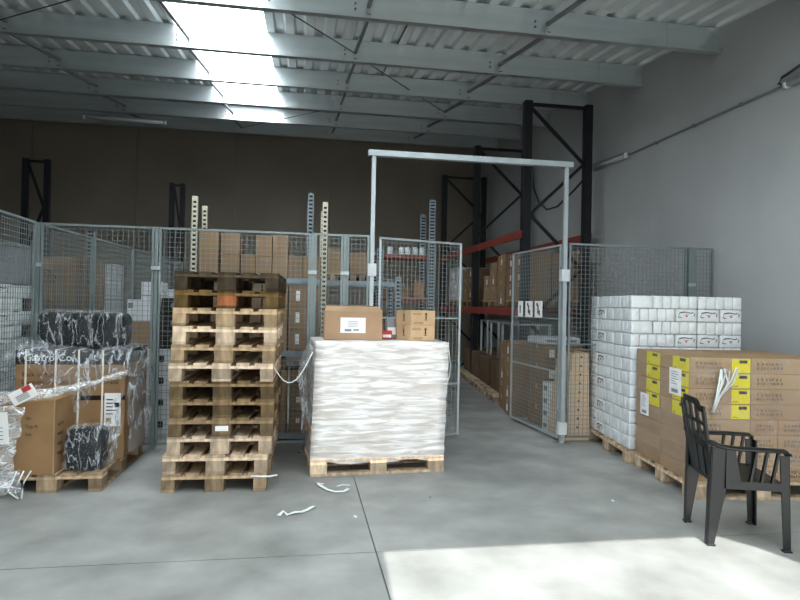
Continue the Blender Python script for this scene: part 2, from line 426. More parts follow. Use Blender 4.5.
def carton(x, y, z, w_, d_, h_, label, group=None, rz=0, tone=1.0, sticker=None, prnt=False, tape=True, name='cardboard_box', cat='box'):
    body, tp, pm_ = carton_meshes(w_, d_, h_)
    t = thing(name, label, cat, (x,y,z), rz, group)
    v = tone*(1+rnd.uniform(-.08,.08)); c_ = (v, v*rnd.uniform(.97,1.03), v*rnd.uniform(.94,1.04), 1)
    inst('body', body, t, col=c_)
    if tape: inst('tape', tp, t)
    if prnt: inst('print', pm_, t)
    if sticker:          # (dx, z0, w, h) on the front face, or side='L' on the left face
        sx, sz, sw, sh = sticker[:4]
        if len(sticker) > 4 and sticker[4] == 'L':
            MB().box(-w_/2-.002, -w_/2+.001, sx, sx+sw, sz, sz+sh).build('sticker', 'paper', t)
        else:
            MB().box(sx, sx+sw, -d_/2-.002, -d_/2+.001, sz, sz+sh).build('sticker', 'paper', t)
    return t

# ------------------------------------------------------------------ white wrapped load in the middle
A = .055
WP = Matrix.Translation((.10,5.24,0)) @ Matrix.Rotation(A, 4, 'Z')
def wl(x, y, z=0): return WP @ Vector((x,y,z))
t = pallet(wl(0,.8), A-PI/2, tone=1.7, warm=0, label='light wooden pallet under the white film wrapped load')
lay = 8; lh = (1.165-.146)/lay
for k in range(lay):
    off = .012+ .030*(k/(lay-1)) - (.02 if k in (1,) else 0)
    for i in range(3):
        for j in range(2):
            p = wl(off+.2+i*.389, .03+.19+j*.375)
            carton(p.x, p.y, .146+k*lh, .386, .372, lh-.001, f'carton under milky film, {top_ord(k,lay)} layer, {["left","middle","right"][i]} {["front","rear"][j]} of the middle pallet', 'cartons wrapped on the middle pallet', A, 1.9, tape=False)
# film shell, rippled
def shell(mb, x0, x1, y0, y1, z0, z1, fn, nz=40, nx=14):
    ring = [(x0+(x1-x0)*i/nx, y0) for i in range(nx)] + [(x1, y0+(y1-y0)*i/nx) for i in range(nx)] + [(x1-(x1-x0)*i/nx, y1) for i in range(nx)] + [(x0, y1-(y1-y0)*i/nx) for i in range(nx)]
    cx, cy = (x0+x1)/2, (y0+y1)/2; n = len(ring); o = len(mb.v)
    for k in range(nz+1):
        z = z0+(z1-z0)*k/nz
        for (px, py) in ring:
            d = Vector((px-cx, py-cy, 0)).normalized(); q = fn(px, py, z)
            mb.v.append((px+d.x*q[0]+q[1], py+d.y*q[0], z+q[2]))
    for k in range(nz):
        for i in range(n): mb.f.append((o+k*n+i, o+k*n+(i+1)%n, o+(k+1)*n+(i+1)%n, o+(k+1)*n+i))
    return o, n, nz
mb = MB()
def fn(px, py, z):
    nn = noise.noise(Vector((px*2, py*2, z*14)))*.006 + .007
    ly = ((z-.146)/lh) % 1
    foot = 0
    if z < .16: foot = -.02+.045*noise.noise(Vector((px*4, py*4, 3)))
    return (nn+.004-abs(ly-.5)*.006, .006+.030*(z-.15), foot)
o_, n_, nz_ = shell(mb, .002, 1.19, .02, .79, .125, 1.168, fn)
mb.f.append(tuple(o_+nz_*n_+i for i in range(n_)))
fl = mb.build('stretch_film', 'film_load', None, (0,0,0), smooth=True); fl.matrix_world = WP
tag(fl, 'milky white stretch film wrapped round the load on the middle pallet', 'plastic film')
# loose tail and string to the left
mb = MB()
tail = [wl(0,.3,1.15), wl(-.06,.28,1.05), wl(-.1,.25,.9), wl(-.09,.3,.7), wl(-.05,.3,.5), wl(-.06,.3,.3)]
vs = []
for i, p in enumerate(tail):
    for j in range(5):
        vs.append(p+Vector((.02*j-.02+.02*rnd.random(), .05*j*rnd.random(), .01*rnd.random())))
mb.add(vs, [(i*5+j, i*5+j+1, (i+1)*5+j+1, (i+1)*5+j) for i in range(5) for j in range(4)])
o = mb.build('film_tail', 'film_loose'); sm = o.modifiers.new('s', 'SOLIDIFY'); sm.thickness = .002; sm = o.modifiers.new('u', 'SUBSURF'); sm.levels = sm.render_levels = 1
tag(o, 'loose clear film tail hanging at the left of the white wrapped load', 'plastic film')
pts = [(-.24+.34*s, 5.2+.02*s, .98-.22*math.sin(PI*s)*(1-.1*s)+.1*s) for s in [i/10 for i in range(11)]]
tag(MB().path(pts, .005, 5).build('film_string', 'scrap', smooth=True), 'thin twisted film string sagging between pallet stack and white load', 'string')
pts = [wl(1.21,.0,.78), wl(1.27,.1,.86), wl(1.34,.3,.93), wl(1.42,.6,1.0), wl(1.5,.9,1.08)]
tag(MB().path(pts, .005, 5).build('film_string', 'scrap', smooth=True), 'thin film string running from the white load to the left gate leaf', 'string')

# things on top of the white load
TZ = 1.171
p = (.47, 5.62)
t = carton(p[0], p[1], TZ, .53, .28, .26, 'large brown cardboard box with a white label, on top of the white wrapped load', None, 0, 1.25, tape=False)
MB().box(-.12,.11,-.1425,-.139,.065,.205).build('shipping_label', 'paper', t)
ik = MB().box(-.08,-.02,-.144,-.142,.08,.1).box(.0,.05,-.144,-.142,.085,.1)
for i in range(4): ik.box(-.05,.04,-.144,-.142,.12+i*.016,.124+i*.016)
ik.build('label_print', 'grey_plastic', t)
MB().hexa([(-.265,-.14,.2605),(.265,-.14,.2605),(.265,-.137,.2625),(-.265,-.137,.2625),(-.25,-.02,.305),(.25,-.02,.305),(.25,-.018,.308),(-.25,-.018,.308)]).build('flap', 'card', t).color = (1.25,1.25,1.25,1)
MB().hexa([(-.265,.14,.2605),(.265,.14,.2605),(.265,.137,.2625),(-.265,.137,.2625),(-.25,.01,.312),(.25,.01,.312),(.25,.012,.315),(-.25,.012,.315)]).build('flap', 'card', t).color = (1.25,1.25,1.25,1)
for k in range(2):
    t = carton(1.07, 5.62, TZ+k*.141, .25, .32, .14, ['lower of two small light brown cartons with arrow marks on the white load','upper of two small light brown cartons with arrow marks on the white load'][k], 'two cartons on the white load', .28+.02*k, 1.95)
    q = MB(); e = .1612
    q.box(.02,.034,-e,-.159,.06,.105).add([(.008,-e,.105),(.046,-e,.105),(.027,-e,.122)], [(0,1,2)]).box(.01,.044,-e,-.159,.05,.056)
    q.box(-.1265,-.1245,-.02,-.0,.05,.105).box(-.1265,-.1245,-.03,.01,.04,.046)
    q.build('arrow_mark', 'ink', t)
    write('7 010 04003', .022, 'brown_ink', t, (-.11,-e,.018)); write('FRAGILE', .026, 'brown_ink', t, (-.115,-e,.1))
for k, (x_, y_, z_, w_, h_, m_, lb) in enumerate([(.81,5.75,TZ,.1,.08,'red_print','small red and white packet lying by the two light cartons on the white load'),(.87,5.85,TZ,.1,.2,'grey_plastic','small grey box standing behind the two light cartons on the white load')]):
    t = thing('small_packet', lb, 'packet', (x_,y_,z_))
    MB().box(-w_/2,w_/2,-.06,.06,0,h_).build('body', m_, t, bevel=.004)
    MB().box(-w_/2+.01,w_/2-.01,-.062,-.06,h_*.2,h_*.55).build('sticker', 'paper', t)

# ------------------------------------------------------------------ right side pallets
RA = -.125
def frame(x, y, rz): 
    Mx = Matrix.Translation((x,y,0)) @ Matrix.Rotation(rz, 4, 'Z')
    return lambda a, b_, z=0: Mx @ Vector((a,b_,z))
# yellow labelled cartons
yf = frame(3.06, 4.34, RA)
q = yf(0, 1.0); pallet(q, RA-PI/2, W_=1.0, L_=1.2, tone=1.1, label='light wooden pallet under the yellow labelled cartons')
NL = 8; bh = (1.13-.146)/NL
lab_m = MB().box(0,.15,-.0015,.001,0,bh*.9).mesh('yellow_label', 'yellow_paper')
lab_s = MB().box(0,.26,-.0015,.001,0,bh*.9).mesh('yellow_label', 'yellow_paper')
bar_s = MB().box(.12,.21,-.003,-.0014,bh*.62,bh*.82).box(.03,.05,-.003,-.0014,.012,.02).mesh('barcode', 'ink')
bar_m = MB().box(.06,.125,-.003,-.0014,bh*.62,bh*.82).box(.012,.022,-.003,-.0014,.012,.02).box(.03,.05,-.003,-.0014,.012,.018).mesh('barcode', 'ink')
def strip(parent, x0, w_, y):      # faint brown lettering on a carton side
    e = MB(); xx = x0; r2 = random.Random(int(x0*1000)+5)
    for ln in (.62,.36):
        xx = x0
        while xx < x0+w_:
            g = r2.uniform(.008,.02); e.box(xx, xx+g, y-.0015, y+.001, bh*ln-.012, bh*ln+.010); xx += g+r2.uniform(.006,.02)
    return e
_pm = {}
for k in range(NL):
    upper = k >= 4
    cols = [(0,.5),(.5,.5),(1.0,.19)] if upper else [(0,.5),(.5,.23),(.73,.46)]
    for ci, (x0, w_) in enumerate(cols):
        for rj in range(2):
            if rj == 1 and ci > 0 and k < NL-1: continue
            c_ = yf(x0+w_/2, .01+.245+rj*.49)
            row = f'{top_ord(k,NL)} layer'
            yl = upper and (ci == 0 or rj == 0 and ci == 1)
            lb = f'brown carton{" with yellow label" if yl else ""}, {row}, {["left","middle","right"][ci]} {["front","rear"][rj]} on pallet behind chair'
            t = carton(c_.x, c_.y, .146+k*bh, w_-.003, .487, bh-.0015, lb, 'cartons on the yellow label pallet', RA, 1.15, tape=False)
            hw = (w_-.003)/2
            if ci == 0 and upper:
                # yellow labels on the left end (both rows)
                o = inst('yellow_label', lab_s, t, (-hw-.0003, .03, .004), -PI/2); inst('barcode', bar_s, o)
            if rj == 0:
                if upper and ci == 0:
                    o = inst('yellow_label', lab_m, t, (hw-.155, -.2437, .004)); inst('barcode', bar_m, o)
                key = (ci, upper)
                if key not in _pm: _pm[key] = strip(None, -hw+.05, (w_-.003)*(.42 if w_ > .3 else .6), -.2437).mesh('print', 'brown_ink')
                inst('print', _pm[key], t)
            if k < 4 and ci == 0 and rj == 0 and k % 2 == 0: pass
def note(lab, u0, z0, w_, h_):
    c_ = yf(0, u0)
    t = thing('delivery_note', lab, 'paper', (c_.x, c_.y, z0), RA-PI/2)
    MB().box(0, w_, -.006, -.004, 0, h_).build('sheet', 'paper', t)
    ik = MB()
    for i in range(6): ik.box(w_*.15, w_*(.5+.3*rnd.random()), -.0075, -.006, h_*(.4+.09*i), h_*(.4+.09*i)+.006)
    ik.box(w_*.2, w_*.75, -.0075, -.006, h_*.08, h_*.22); ik.build('print', 'grey_plastic', t)
note('white delivery note stuck over the yellow labels nearest the carton corner', .33, .80, .2, .22)
note('white delivery note stuck low on the left end of the brown cartons', .88, .53, .17, .2)
# torn film tuft
mb = MB()
for k in range(7):
    b0 = yf(.17-.02*k*.3, -.01); a0 = rnd.uniform(-.05,.08)
    pts = [b0+Vector((.01*k-.02, -.02-.01*rnd.random(), .70)), b0+Vector((.02+.012*k, -.03, .82)), b0+Vector((.06+.02*k+a0*.5, -.035, .94)), b0+Vector((.10+.012*k+a0, -.03, 1.02+.04*rnd.random()))]
    mb.path(pts, .002, 5, .009)
tag(mb.build('torn_film', 'scrap', smooth=True), 'torn white film tuft on the cartons behind the chair back', 'plastic film')
mb = MB()
o_, n_, nz_ = shell(mb, -.003, 1.193, .004, .995, .2, 1.128, lambda a,b_,z: (.006+.004*noise.noise(Vector((a*3,b_*3,z*9))),0,0))
o = mb.build('stretch_film', 'film_thin', smooth=True); o.matrix_world = Matrix.Translation((3.06,4.34,0)) @ Matrix.Rotation(RA,4,'Z')
film('film_clear', .03, .14, (.85,.88,.9,1), .25, 6, (1,1,3), .6); o.data.materials[0] = M['film_clear']
tag(o, 'clear stretch film round the yellow labelled cartons', 'plastic film')

# white shrink packs
PW, PL, PH = .219, .44, .1245
def lobed(nx, ny, w_, l_, h_):
    mb = MB()
    bm = bmesh.new()
    for i in range(nx):
        for j in range(ny):
            r_ = bmesh.ops.create_cube(bm, size=1)
            a_ = w_/nx; b_ = l_/ny
            bmesh.ops.scale(bm, vec=(a_*.985, b_*.985, h_), verts=r_['verts'])
            bmesh.ops.translate(bm, vec=(-w_/2+a_*(i+.5), -l_/2+b_*(j+.5), h_/2), verts=r_['verts'])
            es = set()
            for v in r_['verts']: es.update(v.link_edges)
            bmesh.ops.bevel(bm, geom=list(es), offset=min(a_,b_)*.17, segments=3, affect='EDGES', profile=.5)
    me = bpy.data.meshes.new('shrink_pack'); bm.to_mesh(me); bm.free()
    for p in me.polygons: p.use_smooth = True
    me.materials.append(M['white_pack'])
    return me
pk = lobed(1, 5, PW-.004, PL-.004, PH-.001)
lg = MB()
lg.bar((-.07,-.2188,.088),(-.02,-.2188,.096),.003,.010).bar((-.02,-.2188,.096),(.05,-.2188,.085),.003,.008).bar((.05,-.2188,.085),(.055,-.2188,.098),.003,.006)
lg.bar((-.085,-.2188,.045),(-.05,-.2188,.043),.003,.007).bar((.07,-.2188,.055),(.08,-.2188,.08),.003,.006)
lg.bar((-.07,-.2188,.088),(-.085,-.2188,.047),.003,.003).bar((.055,-.2188,.096),(.078,-.2188,.078),.003,.003)
lg = lg.mesh('logo', 'ink')
rd = MB().path([(0,-.2178,.055),(0,-.2205,.055)], .009, 8).bar((-.02,-.2188,.065),(.02,-.2188,.07),.003,.005).mesh('logo_dot', 'red_print')
def pack(p, z, rz, lab, grp, logo=False, end=1):
    t = thing('shrink_pack', lab, 'pack', (p.x,p.y,z), rz, grp)
    inst('wrapped_rolls', pk, t)
    if logo:
        inst('logo', lg, t, (0,0,0), 0 if end > 0 else PI); inst('logo_mark', rd, t, (0,0,0), 0 if end > 0 else PI)
    return t
def pack_stack(fr, RZ, n, name, grp, z0, mirror=False):
    for k in range(n):
        z = z0+k*PH; B = (n-1-k) % 2 == 1
        ly = f'{top_ord(k,n)} layer'
        if B:
            spec = [(.215,.1075,1,'front left corner',0),(.215,.3225,1,'left side second',0)]
            spec += [(.43+.1075+.215*i, .215, 0, f'{["first","second","third"][i]} printed end',1) for i in range(3)]
            spec += [(.215,.43+.1075+.215*i,1,f'left face {["third","fourth","fifth"][i]}',1 if i == 1 else 0) for i in range(3)]
        else:
            spec = [(.1075,.215,0,'front left corner',0),(.43,.1075,1,'front face, middle',0),(.86,.1075,1,'front face, right',0),(.1075,.645,0,'left face, middle',0),(.215,.9675,1,'left face, rear',0)]
        for (a, b_, turn, wh, lgo) in spec:
            pack(fr(a, b_), z, RZ+(PI/2 if turn else 0), f'white pack{" with logo" if lgo else ""}, {ly}, {wh}, {name}', grp, bool(lgo), -1 if turn else 1)
wf_ = frame(3.15, 5.38, RA)
wf = lambda a, b_, z=0: wf_(a*1.028, b_*1.028, z)
q = wf(-.01, 1.09); pallet(q, RA-PI/2, W_=1.1, L_=1.15, tone=.95, warm=.05, label='wooden pallet under the tall white pack stack by the right wall')
pack_stack(wf, RA, 12, 'white stack at right', 'packs in the right hand white stack', .1455)

# ------------------------------------------------------------------ left pallet with box, bags and film
pallet((-2.31, 5.0, 0), 0, tone=.8, warm=.1, label='worn wooden pallet at left carrying the big box and loose film')
t = thing('appliance_box', 'big brown box with black printed band, straps and text, under film on the left pallet', 'box', (-1.9, 5.78, .145))
bb = MB().box(-.43,.43,-.36,.36,0,.92).build('body', 'card', t, bevel=.005); bb.color = (.95,.87,.74,1)
MB().box(-.431,.431,-.361,.361,.80,.921).build('printed_band', 'band', t)
write('Gastro-Co', .085, 'pale_plastic', t, (-.37,-.3625,.83))
write('Back to Box', .052, 'ink', t, (-.38,-.3625,.70)); write('Gastronom-Kühlschrank', .052, 'ink', t, (-.38,-.3625,.635)); write('Easy Dry Temperature Control', .038, 'ink', t, (-.38,-.3625,.58))
write('Kühlschrank', .052, 'ink', t, (.12,-.3625,.635))
MB().box(-.431,.431,-.3615,-.36,.50,.54).build('printed_line', 'band', t)
for sx in (-.35,-.12,.06,.25):
    MB().box(sx-.007,sx+.007,-.365,-.3605,.0,.924).box(sx-.007,sx+.007,-.365,.36,.9215,.925).build('strap', 'strap', t)
q = MB().box(.27,.40,-.3675,-.3655,.28,.56).build('shipping_label', 'paper', t)
ik = MB()
for i in range(5): ik.box(.285,.34+.03*(i%2),-.369,-.3675,.50-.03*i,.51-.03*i)
ik.box(.35,.39,-.369,-.3675,.44,.48).build('label_print', 'ink', q)
MB().box(.285,.33,-.369,-.3675,.30,.35).build('label_mark', 'tape', q)
t = thing('brown_box', 'plain brown box with small printed lines, front left on the film covered pallet', 'box', (-2.08, 5.19, .145))
MB().box(-.225,.225,-.21,.21,0,.57).build('body', 'card', t, bevel=.004).color = (1.0,.9,.74,1)
MB().box(.2175,.2255,-.2115,-.205,0,.572).build('edge_strip', 'tape', t)
for i in range(4):
    o = write(['Art. Nr.','Modell','Farbe','Menge 1 Stk.'][i], .038, 'ink', t, (.2265,-.15,.36-.075*i), PI/2)
for i in range(3):
    write(['Nr.','Typ A','Stk.'][i], .035, 'ink', t, (.02,-.2115,.42-.06*i))
# dark wrapped bundles
def lump(name, lab, cat, loc, size, m, seed, nseg=3, tw='film_thin'):
    """black goods in a few rounded packs with a crumpled film skin"""
    t = thing(name, lab, cat, loc)
    sx, sy, sz = size
    for i in range(nseg):
        bm = bmesh.new(); bmesh.ops.create_cube(bm, size=1)
        bmesh.ops.bevel(bm, geom=list(bm.edges), offset=.2, segments=3, affect='EDGES', profile=.5)
        bmesh.ops.subdivide_edges(bm, edges=bm.edges, cuts=2, use_grid_fill=True)
        for v in bm.verts:
            n1 = noise.noise(v.co*4+Vector((seed+i*3,0,0)))*.07
            v.co = Vector((v.co.x*(1+n1)*sx/nseg*.98, v.co.y*(1+n1)*sy*.93, v.co.z*(1+n1*.5)*sz*.95))
            v.co += Vector((-sx/2+sx/nseg*(i+.5), 0, sz/2))
        me = bpy.data.meshes.new('black_pack'); bm.to_mesh(me); bm.free()
        zmin = min(v.co.z for v in me.vertices)
        for v in me.vertices: v.co.z -= zmin-.002
        for p in me.polygons: p.use_smooth = True
        me.materials.append(M[m]); inst('black_pack', me, t)
    bm = bmesh.new(); bmesh.ops.create_cube(bm, size=1)
    bmesh.ops.bevel(bm, geom=list(bm.edges), offset=.14, segments=3, affect='EDGES', profile=.5)
    bmesh.ops.subdivide_edges(bm, edges=bm.edges, cuts=7, use_grid_fill=True)
    for v in bm.verts:
        n1 = noise.noise(v.co*7+Vector((seed,5,1)))*.05+noise.noise(v.co*17+Vector((seed,5,1)))*.03
        v.co = Vector((v.co.x*(1.03+n1*.6)*sx, v.co.y*(1.05+n1)*sy, max((v.co.z+.5)*(1.02+n1)*sz, .001)))
    me = bpy.data.meshes.new('film_skin'); bm.to_mesh(me); bm.free()
    for p in me.polygons: p.use_smooth = True
    me.materials.append(M[tw]); inst('film_skin', me, t)
    return t
lump('wrapped_bundle', 'row of black packs in crumpled clear film, on top of the big box at left', 'bundle', (-1.90,5.76,1.0665), (.72,.36,.32), 'black_bag', 3, 3)
lump('wrapped_bundle', 'small black bundle in clear film on the front of the left pallet', 'bundle', (-1.665,5.14,.146), (.28,.24,.34), 'black_bag', 11, 1)

def sheet(name, lab, fn_, nu, nv, amp, m, seed, fr_=6, th=.0015, cat='plastic film'):
    vs = []
    for j in range(nv+1):
        for i in range(nu+1):
            p = Vector(fn_(i/nu, j/nv))
            q = p*fr_+Vector((seed*7.3,0,0))
            rid = (1-abs(noise.noise(q*.8))*2.2)
            d = Vector((noise.noise(q), noise.noise(q+Vector((9,2,5))), noise.noise(q+Vector((3,8,1)))))*amp
            p = p+d+Vector((0,-1,0))*rid*amp*.5
            p.z = max(p.z, .004)
            vs.append(p)
    mb = MB().add(vs, [(j*(nu+1)+i, j*(nu+1)+i+1, (j+1)*(nu+1)+i+1, (j+1)*(nu+1)+i) for j in range(nv) for i in range(nu)])
    o = mb.build(name, m, smooth=True)
    s_ = o.modifiers.new('s', 'SOLIDIFY'); s_.thickness = th
    return tag(o, lab, cat)
def bez(pts):
    def f_(t):
        n = len(pts)-1; s_ = t*n; i = min(int(s_), n-1); u = s_-i; u = u*u*(3-2*u)
        return Vector(pts[i]).lerp(Vector(pts[i+1]), u)
    return f_
# canopy over the top edge of the big box, dropping in swags
def canopy(u, v):
    x_ = -2.36+.96*u
    if v < .35: return (x_, 5.75-.33*(v/.35), 1.085+.015*math.sin(u*9))
    vv = (v-.35)/.65
    drop = .12+.34*math.exp(-((u-.55)/.22)**2)+.1*u
    return (x_-.03*vv, 5.385-.03*vv-.06*math.sin(PI*vv), 1.075-drop*vv)
sheet('plastic_sheet', 'clear crumpled plastic sheet draped over the front edge of the big box at left', canopy, 44, 26, .03, 'film_thin', 1)
# peak at the left
sheet('plastic_sheet', 'peaked fold of clear film above the left end of the big box', lambda u, v: (-2.36+.42*u, 5.42-.04*v, 1.06+.09*math.sin(PI*u)*(1-v)-.05*v), 18, 6, .012, 'film_thin', 2)
# right hand curtain
def curtain(u, v):
    top = Vector((-1.44, 6.1-.65*u, 1.06)); bot = Vector((-1.43-.12*u, 6.1-1.05*u, .17+.02*u))
    p = top.lerp(bot, v); p.x += .035*math.sin(u*11+v*4)+.02; return p
sheet('plastic_sheet', 'clear plastic curtain hanging down the right side of the left pallet', curtain, 30, 36, .035, 'film_loose', 4, 7)
def fill(u, v):
    return Vector((-1.50+.06*math.sin(v*5)-.28*u*(v), 5.33-.12*v-.1*u, .62-.46*v+.05*math.sin(u*7)))
sheet('plastic_sheet', 'bunched clear film round the small black bundle on the left pallet', fill, 20, 24, .04, 'film_loose', 5, 9)
# the twisted band across the front
bp = bez([(-2.62,4.86,.70),(-2.3,4.86,.73),(-2.05,4.9,.76),(-1.85,5.0,.78),(-1.62,5.15,.83),(-1.42,5.35,.90)])
sheet('twisted_film', 'milky twisted film band stretched across the front of the left pallet load', lambda u, v: bp(u)+Vector((0,-.02*math.sin(v*PI),(.5-v)*(.12-.085*u))), 40, 8, .018, 'film_rope', 6, 12)
bp2 = bez([(-2.1,4.92,.76),(-1.95,5.15,.84),(-1.8,5.28,.95),(-1.6,5.34,1.03)])
sheet('twisted_film', 'film strand rising from the twisted band to the top of the big box', lambda u, v: bp2(u)+Vector(((v-.5)*.09,-.02*math.sin(v*PI),(v-.5)*.08)), 26, 8, .02, 'film_loose', 8, 12)
# left clumps
sheet('plastic_sheet', 'heap of shiny crumpled film hanging down the left front of the left pallet', lambda u, v: (-2.62+.6*u-.1*u*v, 4.88-.05*math.sin(PI*u), .70-.62*v), 34, 34, .05, 'film_rope', 9, 9)
sheet('plastic_sheet', 'clear film spilling down the left end of the left pallet load', lambda u, v: (-2.66+.35*u, 5.3-.3*u, 1.0-.9*v), 18, 30, .05, 'film_loose', 10, 7)
sheet('plastic_sheet', 'shreds of silvery film trailing to the floor at the left pallet foot', lambda u, v: (-2.36+.3*u, 4.93-.04*v, .20-.17*v), 22, 10, .035, 'film_rope', 12, 16)
for k in range(3):
    pts = [(-2.08+.05*k, 4.9, .2), (-2.1+.04*k, 4.88, .12), (-2.12+.05*k, 4.86, .06), (-2.09+.03*k+.05*rnd.random(), 4.85, .008)]
    tag(MB().path(pts, .006, 5).build('film_string', 'scrap', smooth=True), 'short film string dangling at the front left pallet foot', 'string', 'film strings at the left pallet foot')
def paper_note(lab, x, y, z, w_, h_, tilt, red=False):
    t = thing('paper_note', lab, 'paper', (x,y,z)); t.rotation_euler = (.1, tilt, 0)
    MB().box(0, w_, -.002, 0, 0, h_).build('sheet', 'paper', t)
    if red: MB().box(w_*.55, w_*.9, -.004, -.002, h_*.6, h_*.98).build('red_mark', 'red_print', t)
    ik = MB()
    for i in range(4): ik.box(w_*.2, w_*.7, -.0035, -.002, h_*(.15+.12*i), h_*(.15+.12*i)+.006)
    ik.build('print', 'conduit', t)
paper_note('white label with a red mark on the twisted film band', -2.06, 4.80, .70, .18, .10, -.5, True)
paper_note('white paper under film at the left edge, beside another sheet', -2.44, 4.80, .40, .12, .28, .05)
paper_note('white paper sheet under film, right of the pair at the left edge', -2.22, 4.80, .42, .13, .24, -.04)

# white packs and grey box beyond the left fence
lf = lambda a, b_, z=0: Vector((-2.56-1.075+a, 5.85+b_, z))
for k in range(13):
    z = k*PH; B = k % 2
    sp = [(.86,.1075,1,'right half'),(.43,.1075,1,'left half')] if B else [(1.075-.1075,.215,0,'right end'),(1.075-.3225,.215,0,'second from right'),(1.075-.5375,.215,0,'third from right')]
    for (a, b_, turn, wh) in sp:
        pack(lf(a,b_), z, PI/2 if turn else 0, f'white shrink wrapped pack, {top_ord(k,13)} layer, {wh}, in stack behind left fence', 'packs behind the left fence', not turn)
t = thing('storage_box', 'dull grey box on the white packs behind the left fence', 'box', (-2.85, 6.05, 13*PH+.001))
MB().box(-.3,.3,-.2,.2,0,.34).build('body', 'grey_plastic', t, bevel=.01); MB().box(-.31,.31,-.21,.21,.341,.37).build('lid', 'grey_plastic', t, bevel=.005)
# brown boxes with arc print, and white boxes further back, on pallets
def tower(items, x, y, z, grp=None):
    for it in items:
        w_, d_, h_, m_, lab, name = it
        if m_ == 'card':
            t = carton(x, y, z, w_, d_, h_, lab, grp, 0, .85, name=name)
        else:
            t = thing(name, lab, 'box', (x,y,z), 0, grp); MB().box(-w_/2,w_/2,-d_/2,d_/2,0,h_-.001).build('body', m_, t, bevel=.006)
            MB().box(-w_/2-.001,w_/2+.001,-d_/2-.001,d_/2+.001,h_*.55,h_*.57).build('lid_seam', 'conduit', t)
        z += h_+.0005
    return z
bt = []
z = 0
for k in range(6):
    h_ = .33
    t = carton(-2.74, 7.85, z, .46, .8, h_-.001, f'brown box with printed arcs, {top_ord(k,6)} in the column behind the left fence post', 'brown boxes with arcs', 0, .9)
    ar = MB()
    for r_ in (.05,.08,.11,.14,.17):
        pts = [(-.23+r_*math.cos(a_)*1.1 if -.23+r_*math.cos(a_)*1.1 < .2 else .2, -.4015, .01+r_*math.sin(a_)) for a_ in [i*PI/2/8 for i in range(9)]]
        ar.path(pts, .004, 4)
    ar.build('arc_print', 'ink', t)
    write('MODUL', .05, 'brown_ink', t, (-.02,-.4015,.06))
    MB().box(.16,.2305,-.4012,-.3995,0,h_-.002).build('dark_tape', 'brown_ink', t)
    z += h_
z = 0
for k in range(4): z = tower([(.28,.4,.42,'pale_plastic',f'pale grey box, {top_ord(k,5)} in the first pale column along the left fence','pale_box')], -2.62, 8.75, z)
tower([(.28,.4,.29,'white_pack','shiny wrapped box topping the first pale column along the left fence','pale_box')], -2.62, 8.75, z)
z = 0
for k in range(4): z = tower([(.28,.4,.44,'pale_plastic',f'pale box, {top_ord(k,4)} in the second pale column along the left fence','pale_box')], -2.14, 9.3, z)
z = 0
for k in range(4): z = tower([(.4,.4,.42,'pale_plastic',f'pale box, {top_ord(k,4)} in the far pale column beside the fence end','pale_box')], -2.05, 10.4, z)
# crates with black grips inside the fence
for k in range(4):
    z = k*.24
    t = thing('white_crate', f'white crate with black grips, {top_ord(k,4)} of the column left of the tall pallet stack', 'crate', (-1.62, 7.2, z), 0, 'white crates')
    MB().box(-.2,.2,-.25,.25,0,.238).build('body', 'pale_plastic', t, bevel=.01)
    for gx in (-.1,.09): MB().box(gx-.045,gx+.045,-.262,-.25,.1,.17).build('grip', 'black_plastic', t, bevel=.01)
    MB().path([(0,-.255,.05),(0,-.262,.05)], .02, 8).build('knob', 'black_plastic', t)
for k, (m_, h_, lab) in enumerate([('card',.3,'brown box with a purple mark on the white crates left of the tall pallet stack'),('pale_plastic',.24,'pale box above the brown box with a purple mark'),]):
    z0 = .961 if k == 0 else 1.262
    t = thing('storage_box', lab, 'box', (-1.72,7.18,z0))
    MB().box(-.17,.17,-.2,.2,0,h_).build('body', m_, t, bevel=.006)
    MB().box(-.16,-.11,-.203,-.2,h_*.6,h_*.85).build('mark', 'purple_print' if k == 0 else 'conduit', t)
for k in range(3):
    t = thing('black_device', ['lowest of three black machines behind the front fence','middle of three black machines behind the front fence','top one of three black machines behind the front fence'][k], 'machine', (-1.43, 7.16, .963+k*.19), 0, 'black machines')
    MB().box(-.11,.11,-.18,.18,0,.185).build('body', 'black_plastic', t, bevel=.015)
    MB().path([(.03,-.18,.1),(.03,-.19,.1)], .035, 12).build('dial', 'conduit', t)
for k in range(4):
    t = thing('white_crate', f'white crate, {top_ord(k,4)} of the column hidden partly by the corner of the fence', 'crate', (-2.1, 7.3, k*.3), 0, 'white crates')
    MB().box(-.2,.2,-.2,.2,0,.298).build('body', 'pale_plastic', t, bevel=.01); MB().box(-.05,.05,-.212,-.2,.12,.18).build('grip', 'black_plastic', t)

